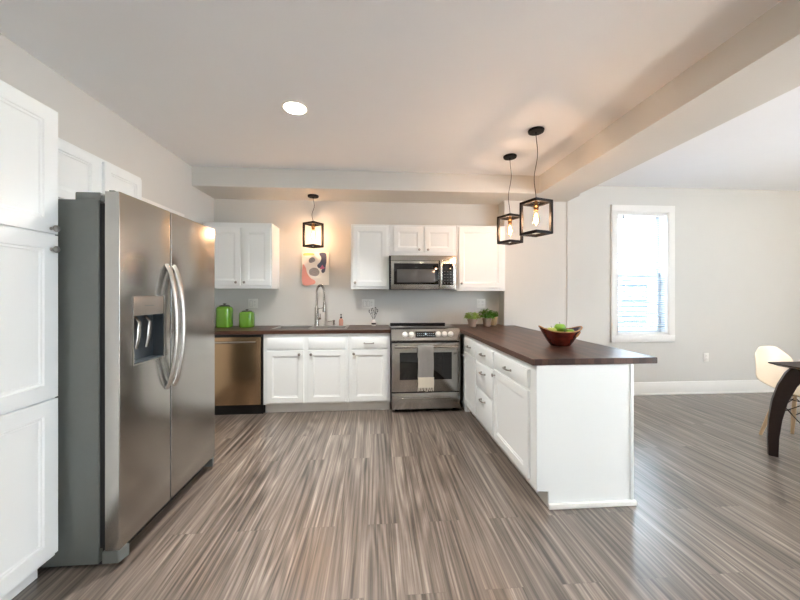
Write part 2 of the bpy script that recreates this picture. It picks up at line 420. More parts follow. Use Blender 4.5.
# blind
bl = thing('window_blind', 'white horizontal slat blind hanging inside the dining window', 'blind', (3.456, YD + .022, 0.79))
x0, x1 = -0.33, 0.33
b = B(); box(b, x0, -.02, 1.535, x1, .02, 1.568, .004); obj('headrail', b, M['trim'], bl)
b = B()
for i in range(52):
    z = 0.035 + i * 0.0288
    a = radians(20); w = .0125
    prof = [(-w, 0), (0, .0025), (w, 0)]
    P = [(px * cos(a) - pz * sin(a), px * sin(a) + pz * cos(a) + z) for px, pz in prof]
    A = [b.verts.new((x0, y, zz)) for y, zz in P]; C = [b.verts.new((x1, y, zz)) for y, zz in P]
    A2 = [b.verts.new((x0, y, zz + .0008)) for y, zz in P]; C2 = [b.verts.new((x1, y, zz + .0008)) for y, zz in P]
    for k in (0, 1):
        b.faces.new((A[k], C[k], C[k + 1], A[k + 1])); b.faces.new((A2[k], A2[k + 1], C2[k + 1], C2[k]))
obj('slats', b, M['slat'], bl)
b = B(); box(b, x0, -.012, 0.0, x1, .012, .018, .003); obj('bottom_rail', b, M['trim'], bl)
b = B()
for xx in (-.22, .22):
    ring_tube(b, [(xx, -.014, .01), (xx, -.014, 1.54)], .0012, 6)
ring_tube(b, [(.29, -.018, .5), (.29, -.018, 1.54)], .0015, 6); ring_tube(b, [(.26, -.018, .35), (.26, -.018, 1.54)], .0015, 6)
obj('cord', b, M['trim'], bl)
b = B(); ring_tube(b, [(-.262, -.03, 1.05), (-.262, -.025, 1.54)], .005, 8); obj('tilt_wand', b, M['slot'], bl, 'grey tilt wand')

# ------------------------------------------------------------------ cabinet builder
def door_mesh(b, x0, z0, x1, z1, y=-.019, rail=.058, dep=.010):
    """recessed-panel door: front at y, back at 0"""
    def rect(i, yy): return [b.verts.new((x0 + i, yy, z0 + i)), b.verts.new((x1 - i, yy, z0 + i)), b.verts.new((x1 - i, yy, z1 - i)), b.verts.new((x0 + i, yy, z1 - i))]
    loops = [rect(0, 0), rect(0, y + .002), rect(.002, y), rect(rail, y), rect(rail + .004, y + .005), rect(rail + .012, y + .006), rect(rail + .016, y + dep)]
    for A, C in zip(loops, loops[1:]):
        for k in range(4): b.faces.new((A[k], A[(k + 1) % 4], C[(k + 1) % 4], C[k]))
    b.faces.new(loops[-1]); b.faces.new(loops[0])
    return b
def knob_mesh(b, x, z, y=-.019):
    lathe(b, [(.0075, 0), (.0055, -.004), (.005, -.012), (.012, -.017), (.0155, -.022), (.0145, -.027), (.008, -.030), (0.0, -.0305)], 16, (x, y, z), ax='y')
def pull_mesh(b, x, z, y=-.019, w=.10):
    pts = [(x - w / 2, y, z), (x - w / 2, y - .018, z), (x - w / 2 + .012, y - .026, z), (x, y - .030, z), (x + w / 2 - .012, y - .026, z), (x + w / 2, y - .018, z), (x + w / 2, y, z)]
    ring_tube(b, pts, .0055, 8)
    lathe(b, [(.009, 0), (.009, -.004), (.006, -.006)], 12, (x - w / 2, y, z), ax='y'); lathe(b, [(.009, 0), (.009, -.004), (.006, -.006)], 12, (x + w / 2, y, z), ax='y')
def front(par, kind, x0, z0, x1, z1, hw=None, rail=.058):
    b = B()
    if kind == 'door': door_mesh(b, x0, z0, x1, z1, rail=rail)
    else:
        box(b, x0, -.014, z0, x1, 0, z1, 0.0); box(b, x0 + .006, -.019, z0 + .006, x1 - .006, -.012, z1 - .006, .003)
    d = obj('door' if kind == 'door' else ('drawer' if hw else 'false_front'), b, M['cab'], par)
    if hw:
        b = B()
        if hw[0] == 'knob': knob_mesh(b, hw[1], hw[2]); obj('knob', b, M['knobm'], d)
        else: pull_mesh(b, hw[1], hw[2]); obj('handle', b, M['knobm'], d)
    return d
def carcass(par, W, D, z0, z1, toe=0.0, toe_in=.075, hollow=False):
    b = B()
    if hollow:
        box(b, 0, 0, z0, W, .019, z1, .0015, 1); box(b, 0, .019, z0, .018, D, z1); box(b, W - .018, .019, z0, W, D, z1)
        box(b, .018, .019, z0, W - .018, D, z0 + .018); box(b, .018, D - .01, z0, W - .018, D, z1)
    else: box(b, 0, 0, z0, W, D, z1, .0015, 1)
    obj('carcass', b, M['cab'], par)
    if toe:
        b = B(); box(b, .001, toe_in, 0, W - .001, D, z0); obj('toe_kick', b, M['cabdark'], par)

YF = 3.687
BD = YB - YF
# base cabinets on the kitchen wall: local x runs right, front faces -y
t = thing('base_cabinet', 'white sink base cabinet with two doors, under the sink', 'cabinet', (-1.215, YF, 0))
carcass(t, .915, BD - .003, .105, .873, 1, .06, True)
front(t, 'false', .039, .705, .433, .832); front(t, 'false', .477, .705, .889, .832)
front(t, 'door', .039, .125, .433, .692, ('knob', .39, .652)); front(t, 'door', .477, .125, .889, .692, ('knob', .515, .652))
t = thing('base_cabinet', 'white one-door base cabinet with a drawer, between sink base and range', 'cabinet', (-.298, YF, 0))
carcass(t, .46, BD - .003, .105, .873, 1, .06)
front(t, 'drawer', .03, .705, .437, .832, ('pull', .225, .766)); front(t, 'door', .03, .125, .437, .692, ('knob', .06, .652))
# peninsula run, front faces -x, local x runs towards the camera
PX = .98
PD = 1.592 - PX
t = thing('base_cabinet', 'narrow white peninsula cabinet beside the range, one door under a drawer', 'cabinet', (PX, 3.60, 0), -pi / 2)
carcass(t, .472, PD, .105, .873, 1)
front(t, 'drawer', .06, .70, .455, .832, ('pull', .27, .766)); front(t, 'door', .06, .125, .455, .685, ('knob', .095, .652))
b = B(); box(b, -.495, .02, 0, 0, PD, .873); obj('corner_box', b, M['cab'], t)
t = thing('base_cabinet', 'white peninsula cabinet with a stack of three drawers', 'cabinet', (PX, 3.127, 0), -pi / 2)
carcass(t, .482, PD, .105, .873, 1)
front(t, 'drawer', .012, .69, .468, .832, ('pull', .24, .766)); front(t, 'drawer', .012, .43, .468, .675, ('pull', .24, .60)); front(t, 'drawer', .012, .125, .468, .418, ('pull', .24, .355))
t = thing('base_cabinet', 'white peninsula end cabinet with one wide drawer, one large door and a plain end panel', 'cabinet', (PX, 2.644, 0), -pi / 2)
carcass(t, .688, PD, .105, .873, 1)
front(t, 'drawer', .012, .71, .615, .832, ('pull', .31, .766)); front(t, 'door', .012, .135, .615, .695, ('knob', .045, .655))
b = B(); prism(b, [(0, .105), (0, .873), (PD + .005, .873), (PD + .005, 0), (.075, 0), (.075, .105)], .688, .700, axis='x', bev=.001); obj('end_panel', b, M['cab'], t)
b = B(); box(b, .698, .07, 0, .718, PD + .02, .030, .004); obj('base_shoe', b, M['trim'], t)
b = B(); box(b, .686, PD - .012, .03, .706, PD + .010, .873, .003); box(b, -1.45, PD, 0, .69, PD + .009, .873); obj('back_panel', b, M['cab'], t)

# upper cabinets
UD = YB - 3.945; UZ0, UZ1 = 1.375, 2.135
YU = 3.945
t = thing('wall_cabinet', 'white two-door wall cabinet left of the wall art, above the green canisters', 'cabinet', (-1.97, YU, UZ0))
carcass(t, .765, UD - .002, 0, UZ1 - UZ0)
front(t, 'door', .05, .035, .415, .70, ('knob', .375, .07)); front(t, 'door', .445, .035, .752, .70, ('knob', .467, .07))
t = thing('wall_cabinet', 'white single-door wall cabinet left of the microwave', 'cabinet', (-.292, YU, UZ0 - .005))
carcass(t, .457, UD - .002, 0, UZ1 - UZ0 + .008)
front(t, 'door', .025, .03, .43, .74, ('knob', .052, .075))
t = thing('wall_cabinet', 'short white two-door wall cabinet above the microwave', 'cabinet', (.167, YU, 1.765))
carcass(t, .812, UD - .002, 0, .375)
front(t, 'door', .05, .045, .395, .345, ('knob', .355, .075)); front(t, 'door', .42, .045, .77, .345, ('knob', .46, .075))
t = thing('wall_cabinet', 'white single-door wall cabinet right of the microwave, beside the pier', 'cabinet', (.981, YU, 1.348))
carcass(t, .607, UD - .002, 0, .795)
front(t, 'door', .025, .035, .575, .77, ('knob', .055, .09))

# pantry and over-fridge cabinet on the left wall (faces +x)
t = thing('pantry_cabinet', 'tall white pantry cabinet left of the fridge', 'cabinet', (-1.482, .94, 0), pi / 2)
D_ = -1.482 - XL
carcass(t, .705, D_ - .002, .10, 2.155, 1)
front(t, 'door', .03, 1.585, .70, 2.15, ('knob', .665, 1.606), .065)
front(t, 'door', .03, .838, .70, 1.578, ('knob', .665, 1.512), .065)
front(t, 'door', .03, .122, .70, .830, None, .065)
t = thing('wall_cabinet', 'white two-door cabinet above the fridge', 'cabinet', (-1.715, 1.70, 1.80), pi / 2)
carcass(t, .855, -1.715 - XL - .002, 0, .36)
front(t, 'door', .02, .03, .46, .34, None, .05); front(t, 'door', .505, .03, .835, .34, None, .05)

# ------------------------------------------------------------------ countertops
SX0, SX1, SY0, SY1 = -1.165, -.325, 3.745, 4.19
b = B(); y0 = YF - .027
box(b, XL, y0, .876, SX0 + .02, YB, .914); box(b, SX1 - .02, y0, .876, .168, YB, .914)
box(b, SX0 + .02, y0, .876, SX1 - .02, SY0 + .02, .914); box(b, SX0 + .02, SY1 - .02, .876, SX1 - .02, YB, .914)
tag(obj('countertop', b, M['butx']), 'dark butcher block countertop along the kitchen wall around the sink', 'countertop')
b = B(); prism(b, [(.95, 1.937), (1.758, 1.937), (1.758, YW), (1.62, YW), (1.62, YB), (.95, YB)], .876, .914, bev=.002)
tag(obj('countertop', b, M['buty']), 'dark butcher block countertop over the peninsula, under the fruit bowl', 'countertop')

# ------------------------------------------------------------------ sink
t = thing('kitchen_sink', 'stainless steel double-bowl sink set in the dark countertop', 'sink', ((SX0 + SX1) / 2, (SY0 + SY1) / 2, .914))
hw, hd = (SX1 - SX0) / 2, (SY1 - SY0) / 2
b = B()
for a in ((-hw, -hd, -hw + .03, hd), (hw - .03, -hd, hw, hd), (-hw, -hd, hw, -hd + .03), (-hw, hd - .09, hw, hd), (-.015, -hd, .015, hd)):
    box(b, a[0], a[1], .0005, a[2], a[3], .006, .002)
obj('rim', b, M['sinkm'], t)
for sx in (-1, 1):
    b = B(); xa, xb = sorted((sx * .015, sx * (hw - .028))); ya, yb = -hd + .028, hd - .09; zb = -.18
    for q in ((xa, ya, xa + .002, yb), (xb - .002, ya, xb, yb), (xa, ya, xb, ya + .002), (xa, yb - .002, xb, yb)):
        box(b, q[0], q[1], zb, q[2], q[3], .002)
    box(b, xa, ya, zb - .003, xb, yb, zb)
    o = obj('basin', b, M['sinkm'], t)
    b = B(); lathe(b, [(.04, 0), (.042, .003), (.03, .002), (.0, .001)], 20, ((xa + xb) / 2, 0, zb)); obj('drain', b, M['knobm'], o)
# faucet
t = thing('kitchen_faucet', 'tall brushed nickel spring-neck faucet behind the sink', 'faucet', (-.725, 4.145, .920), radians(-38))
b = B(); lathe(b, [(.030, 0), (.030, .006), (.028, .012), (.026, .05), (.024, .22), (.017, .23), (.014, .24)], 20); obj('body', b, M['chrome'], t)
b = B(); pts = []
for i in range(90):
    u = i / 89
    if u < .3: p = (0, 0, .24 + u / .3 * .17)
    elif u < .78:
        a = pi - (u - .3) / .48 * pi; p = (.065 + .065 * cos(a), 0, .41 + .085 * sin(a))
    else: p = (.13, 0, .41 - (u - .78) / .22 * .11)
    pts.append(p)
ring_tube(b, pts, .008, 10)
for k in range(0, 88, 2):
    p = Vector(pts[k]); q = Vector(pts[k + 1]); ring_tube(b, [p, q], .0145, 10)
obj('spring_neck', b, M['chrome'], t)
b = B(); lathe(b, [(.011, 0), (.014, -.01), (.016, -.08), (.021, -.12), (.019, -.13)], 16, (.13, 0, .30)); obj('spray_head', b, M['chrome'], t)
b = B(); ring_tube(b, [(0, 0, .205), (.06, 0, .215), (.112, 0, .22)], .006, 8); lathe(b, [(.021, -.01), (.021, .01), (.017, .01)], 16, (.13, 0, .22)); obj('spray_holder', b, M['chrome'], t)
b = B(); lathe(b, [(.015, 0), (.015, .045), (.012, .05)], 14, (.015, 0, .09), ax='x'); ring_tube(b, [(.06, 0, .09), (.075, -.01, .11), (.085, -.02, .15)], .005, 8); obj('lever', b, M['chrome'], t)
t = thing('soap_dispenser', 'brushed nickel soap dispenser spout at the right of the faucet', 'dispenser', (-.515, 4.15, .920))
b = B(); lathe(b, [(.018, 0), (.018, .005), (.012, .01), (.012, .045), (.014, .05), (.014, .065), (.0, .07)], 16); obj('body', b, M['chrome'], t)
b = B(); ring_tube(b, [(0, 0, .055), (-.04, -.02, .056), (-.07, -.035, .048)], .006, 8); obj('spout', b, M['chrome'], t)
t = thing('soap_bottle', 'small coral hand soap bottle with a black pump at the sink corner', 'bottle', (-.425, 4.13, .920))
b = B(); lathe(b, [(.024, 0), (.027, .004), (.027, .065), (.020, .08), (.011, .086), (.011, .092)], 20, sq=3); obj('bottle_body', b, M['soap'], t)
b = B(); lathe(b, [(.013, .090), (.013, .105), (.005, .108), (.005, .130), (.011, .132), (.011, .142), (0, .143)], 14); box(b, -.004, -.04, .133, .004, 0, .140, .002); obj('pump', b, M['black'], t)
t = thing('bud_vase', 'small white vase with black sprigs on the dark counter near the range', 'vase', (-.022, 4.12, .914))
b = B(); lathe(b, [(.022, 0), (.028, .01), (.028, .045), (.018, .065), (.013, .072), (.015, .08)], 20); obj('vase_body', b, M['white'], t)
b = B(); lathe(b, [(.0285, .018), (.0289, .018), (.0289, .038), (.0285, .038)], 20); obj('label_band', b, M['black'], t)
b = B()
for a, h, l in ((-.5, .13, .060), (.5, .155, .035), (2.8, .12, .065), (3.6, .145, .03), (1.4, .11, .045)):
    e_ = Vector((cos(a) * l, sin(a) * l, .07 + h)); ring_tube(b, [(0, 0, .02), (cos(a) * .01, sin(a) * .01, .085), e_], .0022, 6)
    for s in (.55, .75, .95):
        c_ = Vector((0, 0, .085)).lerp(e_, s); d_ = Vector((cos(a + s * 9) * .018, sin(a + s * 9) * .01, .016)); ring_tube(b, [c_, c_ + d_ * .5, c_ + d_], [.002, .006, .001], 6)
obj('sprigs', b, M['black'], t, 'black twiggy sprigs')

# canisters
def canister(loc, s, h, label):
    t = thing('canister', label, 'canister', loc, group='green canisters')
    b = B(); lathe(b, [(s * .90, 0), (s * .97, .006), (s, .03), (s, h * .70), (s * .97, h * .80), (s * .80, h * .86), (s * .68, h * .875)], 40, sq=3.2); obj('jar', b, M['green'], t)
    b = B(); lathe(b, [(s * .66, h * .86), (s * .72, h * .88), (s * .70, h * .905), (s * .45, h * .93), (s * .14, h * .94), (s * .12, h * .955), (s * .22, h * .965), (s * .24, h * .985), (s * .14, h), (0, h * 1.002)], 32); obj('lid', b, M['lid'], t)
canister((-1.795, 4.08, .914), .084, .285, 'larger green canister with a dark knobbed lid, beside the fridge')
canister((-1.535, 4.08, .914), .080, .215, 'smaller green canister with a dark knobbed lid, under the light switch plate')

# wall art
t = thing('wall_art', 'small abstract canvas print hung on the wall above the sink', 'picture', (-.7575, YB, 1.424))
b = B(); box(b, -.1685, -.022, 0, .1685, -.001, .417, .002); obj('canvas', b, M['canvas'], t)
def blob(pts, n=40, sm=True):
    out = []; m_ = len(pts)
    for i in range(m_):
        p0, p1, p2, p3 = [Vector(pts[(i + k - 1) % m_]) for k in range(4)]
        for j in range(6):
            u = j / 6; out.append(tuple(0.5 * ((2 * p1) + (-p0 + p2) * u + (2 * p0 - 5 * p1 + 4 * p2 - p3) * u * u + (-p0 + 3 * p1 - 3 * p2 + p3) * u ** 3)))
    return out
b = B()
def sh(pts, mi, k): prism(b, [(x, z) for x, z in blob([(px, pz) for px, pz in pts])], -.0222 - k * .0002, -.0218, mi, 'y')
sh([(-.155, .01), (-.02, .01), (.0, .05), (-.06, .09), (-.10, .15), (-.12, .22), (-.155, .25)], 0, 1)
sh([(.05, .40), (.13, .40), (.14, .31), (.13, .24), (.12, .17), (.09, .15), (.075, .18), (.09, .21), (.04, .215), (.025, .25), (.06, .29), (.075, .34)], 1, 1)
sh([(.0, .11), (.04, .13), (.05, .17), (.02, .21), (-.03, .215), (-.075, .185), (-.065, .13)], 2, 2)
sh([(-.07, .28), (-.03, .285), (.0, .31), (-.02, .345), (-.055, .345), (-.08, .315)], 2, 2)
sh([(-.14, .37), (-.02, .375), (-.03, .40), (-.13, .40)], 3, 1)
sh([(.055, .205), (.09, .20), (.12, .215), (.10, .235), (.09, .255), (.075, .235)], 4, 3)
obj('painted_shapes', b, [M['artp'], M['artb'], M['artg'], M['arty'], M['artm']], t)

# outlets and switch plates
def plate(x, z, y, gangs, label, kinds, cat='outlet'):
    t = thing('wall_outlet' if cat == 'outlet' else 'switch_plate', label, cat, (x, y, z))
    w = .035 + .0225 * (gangs - 1) * 1.02
    b = B(); box(b, -w, -.006, -.0575, w, -.0005, .0575, .003); obj('cover_plate', b, M['plate'], t)
    for i, k in enumerate(kinds):
        cx = (i - (gangs - 1) / 2) * .046
        if k == 'o':
            for dz in (-.02, .02):
                b = B(); box(b, cx - .016, -.008, dz - .014, cx + .016, -.004, dz + .014, .003); o = obj('socket', b, M['plate'], t)
                b = B()
                for dx in (-.006, .006): box(b, cx + dx - .001, -.0086, dz - .002, cx + dx + .001, -.0078, dz + .007)
                obj('slot', b, M['slot'], o)
        else:
            b = B(); box(b, cx - .016, -.0085, -.033, cx + .016, -.004, .033, .002); obj('rocker', b, M['plate'], t)
            b = B(); box(b, cx - .0175, -.0064, -.0345, cx + .0175, -.0058, .0345); obj('rocker_gap', b, M['slot'], t)
plate(-1.525, 1.192, YB, 2, 'white switch and outlet plate above the smaller green canister', 'so')
plate(-.095, 1.185, YB, 3, 'wide white plate of rockers and an outlet above the vase', 'sso', 'switch plate')
plate(1.384, 1.186, YB, 2, 'white outlet plate above the potted plants', 'oo')
plate(4.345, .475, YD, 1, 'white outlet low on the dining wall, left of the chair', 'o')

# ------------------------------------------------------------------ fridge
FY0, FYM, FY1 = 1.672, 2.070, 2.612
FX = -1.221
t = thing('refrigerator', 'stainless side-by-side refrigerator with grey side and two curved handles', 'refrigerator', (0, 0, 0))
t.location = (-1.6, 2.13, 0)
OX, OY = 1.6, -2.13
def fb(b, x0, y0, z0, x1, y1, z1, bev=0, mi=0): box(b, x0 + OX, y0 + OY, z0, x1 + OX, y1 + OY, z1, bev, 2, mi)
b = B(); fb(b, XL + .02, FY0 + .004, .02, -1.318, FY1 - .004, 1.760, .004); obj('body', b, M['fside'], t)
b = B(); fb(b, -1.318, FY0 + .014, .09, -1.284, FY1 - .014, 1.745); fb(b, -1.29, FYM - .006, .09, FX - .002, FYM + .006, 1.795); obj('gasket_and_gap_shade', b, M['gasket_and_gap_shade'], t)  # door seal, plus a black strip painting the shade between the doors
def fdoor(nm, y0, y1, hole=None):
    b = B(); R_ = .003
    def prof(ya, yb, ra, rb):
        p = [(-1.285, ya)]
        if ra:
            p += [(FX - R_ + R_ * sin(q), ya + R_ - R_ * cos(q)) for q in [i * pi / 10 for i in range(6)]]
        else: p += [(FX, ya)]
        if rb: p += [(FX - R_ + R_ * cos(q), yb - R_ + R_ * sin(q)) for q in [i * pi / 10 for i in range(6)]]
        else: p += [(FX, yb)]
        return p + [(-1.285, yb)]
    def pr(ya, yb, za, zb, ra, rb): prism(b, [(x + OX, y + OY) for x, y in prof(ya, yb, ra, rb)], za, zb)
    if not hole: pr(y0, y1, .085, 1.800, 1, 1)
    else:
        a, c, z0, z1 = hole
        pr(y0, y1, .085, z0, 1, 1); pr(y0, y1, z1, 1.800, 1, 1); pr(y0, a, z0, z1, 1, 0); pr(c, y1, z0, z1, 0, 1)
        for f in list(b.faces): pass
    return obj('door', b, M['steel'], t)
HOLE = (1.765, 2.004, .952, 1.298)
d1 = fdoor('l', FY0, FYM - .005, HOLE); d2 = fdoor('r', FYM + .005, FY1)
# dispenser
b = B(); a, c, z0, z1 = HOLE
fb(b, FX - .03, a, z1 - .10, FX - .001, c, z1, .002); dp = obj('dispenser_panel', b, M['disp'], d1)
b = B(); fb(b, FX - .001, a + .085, z1 - .052, FX + .0005, c - .085, z1 - .048); obj('panel_mark', b, M['slot'], dp)
b = B()
fb(b, -1.2845, a, z0, -1.278, c, z1 - .10); fb(b, -1.284, a, z0, FX - .002, a + .004, z1 - .10); fb(b, -1.284, c - .004, z0, FX - .002, c, z1 - .10); fb(b, -1.284, a, z0, FX - .002, c, z0 + .006)
obj('dispenser_cavity', b, M['cavity'], d1)
for yy in (1.845, 1.925):
    b = B(); ring_tube(b, [(-1.27 + OX, yy + OY, 1.19), (-1.245 + OX, yy + OY, 1.16), (-1.25 + OX, yy + OY, 1.08), (-1.262 + OX, yy + OY, 1.02)], [.010, .012, .015, .012], 10, flat=(1, .35)); obj('paddle', b, M['chrome'], d1)
b = B(); fb(b, FX - .001, a - .006, z0 - .006, FX + .002, a, z1 + .006); fb(b, FX - .001, c, z0 - .006, FX + .002, c + .006, z1 + .006)
fb(b, FX - .001, a, z1, FX + .002, c, z1 + .006); fb(b, FX - .001, a, z0 - .006, FX + .002, c, z0); obj('dispenser_bezel', b, M['chrome'], d1)
for dd, yy in ((d1, 2.035), (d2, 2.105)):
    b = B(); pts = []; n_ = 24
    for i in range(n_ + 1):
        u = i / n_; pts.append((FX + OX - .004 + .060 * (sin(pi * u) ** .6), yy + OY, .757 + u * .725))
    ring_tube(b, pts, .0155, 12, flat=(1.15, .8)); obj('handle', b, M['chrome'], dd)
b = B(); fb(b, XL + .2, FY0 + .03, 0, -1.29, FY1 - .03, .085); obj('toe_grille', b, M['black'], t)
b = B(); prism(b, [(-1.300 + OX, FY0 + OY), (-1.228 + OX, FY0 + OY), (-1.212 + OX, FY0 + .055 + OY), (-1.300 + OX, FY0 + .055 + OY)], .022, .080, bev=.003)
obj('foot_bracket', b, M['fside'], t); b = B()
prism(b, [(-1.300 + OX, FY1 - .055 + OY), (-1.212 + OX, FY1 - .055 + OY), (-1.228 + OX, FY1 + OY), (-1.300 + OX, FY1 + OY)], .022, .080, bev=.003)
obj('foot_bracket', b, M['fside'], t)
b = B(); fb(b, -1.425, FY0 + .006, 1.755, -1.31, FY0 + .07, 1.797, .006); fb(b, -1.33, FY0 + .010, 1.755, -1.262, FY0 + .06, 1.785, .006)
fb(b, -1.27, FY0 + .003, 1.745, -1.245, FY0 + .03, 1.806, .002)
obj('hinge_cover', b, M['fside'], t); b = B()
fb(b, -1.50, FY1 - .07, 1.753, -1.31, FY1 - .010, 1.785, .006); obj('hinge_cover', b, M['fside'], t)

# ------------------------------------------------------------------ dishwasher
t = thing('dishwasher', 'stainless dishwasher with bar handle between fridge and sink base cabinet', 'dishwasher', (-1.52, 3.66, 0))
b = B(); box(b, -.30, .03, .10, .295, .55, .868); obj('tub', b, M['black'], t)
b = B(); box(b, -.297, 0, .115, .282, .035, .845, .004); obj('door', b, M['steelh'], t)
b = B(); box(b, -.297, .005, .848, .288, .035, .872, .002); obj('control_strip', b, M['black'], t)
b = B(); ring_tube(b, [(-.26, -.035, .795), (.245, -.035, .795)], .011, 12)
for xx in (-.25, .235): ring_tube(b, [(xx, 0, .795), (xx, -.035, .795)], .009, 10)
obj('handle', b, M['chrome'], t)
b = B(); box(b, -.30, .05, 0, .295, .5, .10); obj('toe_kick', b, M['black'], t)

# ------------------------------------------------------------------ range
RX0, RX1 = .176, .944
t = thing('kitchen_range', 'stainless slide-in range with front knobs and black glass cooktop', 'range', ((RX0 + RX1) / 2, 3.64, 0))
w = (RX1 - RX0) / 2
b = B(); box(b, -w, .01, .03, w, .605, .905); obj('body', b, M['black'], t)
b = B(); box(b, -w, .03, .905, w, .605, .922, .003); obj('cooktop', b, M['dglass'], t)
b = B(); box(b, -w + .01, .55, .922, w - .05, .607, .940, .004); obj('vent_trim', b, M['black'], t)
b = B(); prism(b, [(-.030, .790), (-.034, .80), (.012, .918), (.035, .926), (.05, .92), (.05, .79)], -w, w, axis='x', bev=.002); cp = obj('control_panel', b, M['steel'], t)
def on_panel(z):  # y on the sloping face
    return -.034 + (z - .80) / .118 * .046
ang = math.atan2(.046, .118)
for kx in (-.235, -.165, .135, .205, .275):
    b = B(); lathe(b, [(.031, 0), (.031, .006), (.027, .008), (.026, .028), (.022, .034), (0, .0345)], 24)
    b.transform(Matrix.Translation((kx, on_panel(.862) - .001, .862)) @ Matrix.Rotation(radians(90) - ang, 4, 'X'))
    obj('knob', b, M['white'], cp)
b = B(); box(b, -.115, -.0015, -.035, .115, .0015, .035, .001); b.transform(Matrix.Translation((-.005, on_panel(.862) - .001, .862)) @ Matrix.Rotation(-ang, 4, 'X')); dsp = obj('display', b, M['dglass'], cp)
b = B()
for ix in range(9):
    for iz in range(2):
        xx = -.09 + ix * .0225
        if ix == 4: box(b, xx - .008, -.0024, -.008, xx + .008, -.0016, .016)
        else: box(b, xx - .005, -.0024, -.016 + iz * .022, xx + .005, -.0016, -.012 + iz * .022)
b.transform(Matrix.Translation((-.005, on_panel(.862) - .001, .862)) @ Matrix.Rotation(-ang, 4, 'X')); obj('display_marks', b, M['mark'], dsp)
b = B(); box(b, -w + .003, -.028, .232, w - .003, .01, .772, .004); od = obj('oven_door', b, M['steel'], t)
b = B(); box(b, -.295, -.031, .365, .285, -.026, .665, .002); obj('oven_window', b, M['dglass'], od)
b = B(); ring_tube(b, [(-.355, -.082, .735), (.355, -.082, .735)], .0125, 14)
for xx in (-.335, .335): box(b, xx - .012, -.082, .722, xx + .012, -.026, .748, .004)
obj('handle', b, M['chrome'], od)
b = B(); box(b, -w + .003, -.024, .04, w - .003, .01, .220, .004); dr = obj('storage_drawer', b, M['steel'], t)
b = B(); box(b, -.29, -.032, .150, .275, -.022, .166, .003); obj('drawer_grip', b, M['chrome'], dr)
for xx in (-.33, .33):
    for yy in (.06, .55):
        b = B(); lathe(b, [(.018, 0), (.018, .035)], 12, (xx, yy, 0)); obj('foot', b, M['black'], t)
# towel on the oven handle
t = thing('dish_towel', 'grey dish towel with a cream fringed end over the oven handle', 'towel', (.543, 3.558, .735))
b = B(); n_ = 14
def cloth(b, path, x0, x1, mi_split=None, th=.004):
    rows = []
    for i, (y, z) in enumerate(path):
        rows.append([(x0 + (x1 - x0) * k / n_ + .002 * sin(i * .7), y + .0022 * sin(k * 1.35) * min(1, i / 6), z) for k in range(n_ + 1)])
    F = [[b.verts.new(p) for p in r] for r in rows]; G = [[b.verts.new((p[0], p[1] + th, p[2])) for p in r] for r in rows]
    for i in range(len(rows) - 1):
        for k in range(n_):
            f = b.faces.new((F[i][k], F[i][k + 1], F[i + 1][k + 1], F[i + 1][k])); f.smooth = True
            f = b.faces.new((G[i][k], G[i + 1][k], G[i + 1][k + 1], G[i][k + 1])); f.smooth = True
        for k in (0, n_): b.faces.new((F[i][k], F[i + 1][k], G[i + 1][k], G[i][k]))
    for i in (0, len(rows) - 1):
        for k in range(n_): b.faces.new((F[i][k], F[i][k + 1], G[i][k + 1], G[i][k]))
path = [(.0285, -.12), (.024, -.06), (.0175, -.01), (.010, .012), (-.002, .0165), (-.014, .010), (-.0195, -.005)] + [(-.021 - .00002 * i, -.02 - i * .0315) for i in range(1, 11)]
cloth(b, path, -.086, .086); obj('towel_cloth', b, M['towelg'], t)
b = B(); cloth(b, [(-.0235 - .0001 * i, -.325 - i * .0225) for i in range(6)], -.086, .088); obj('cream_border', b, M['towelc'], t, 'cream end of the towel')
b = B()
for k in range(11):
    x = -.081 + k * .0163; ring_tube(b, [(x, -.022, -.434), (x + random.uniform(-.004, .004), -.024, -.452), (x + random.uniform(-.006, .006), -.023, -.470 - random.uniform(0, .012))], [.0045, .0038, .003], 6)
obj('fringe', b, M['towelc'], t)

# ------------------------------------------------------------------ microwave
t = thing('microwave', 'stainless over-the-range microwave under the short wall cabinet', 'microwave', (.562, 3.83, 1.360))
w = .383; h = .400
b = B(); box(b, -w - .02, .035, 0.0, w + .0, YB - 3.83 - .003, h); obj('body', b, M['black'], t)
b = B(); box(b, -w, 0, .004, w, .037, h, .004); fc = obj('door', b, M['steel'], t)
b = B(); box(b, -w + .035, -.004, .062, .175, .002, h - .092, .003); obj('door_window_frame', b, M['dglass'], fc)
b = B(); box(b, -w + .068, -.006, .085, .135, -.003, h - .160, .002); obj('mesh_window', b, M['mglass'], fc)
b = B(); box(b, .222, -.004, .055, w - .030, .002, h - .092, .003); kp = obj('keypad', b, M['dglass'], fc)
for i in range(3):
    for j in range(5):
        b = B(); box(b, .240 + i * .036, -.0052, .078 + j * .033, .256 + i * .036, -.0038, .083 + j * .033); obj('key', b, M['slot'], kp)
b = B(); box(b, -w, -.001, h - .062, w, .001, h - .058); obj('vent_slit', b, M['gasket_and_gap_shade'], fc)
b = B(); n2 = 14; pts = [(.20, -.004 - .040 * sin(pi * i / n2) ** .5, .02 + (h - .075) * i / n2) for i in range(n2 + 1)]
ring_tube(b, pts, .013, 12, flat=(1, .8)); obj('handle', b, M['chrome'], fc)

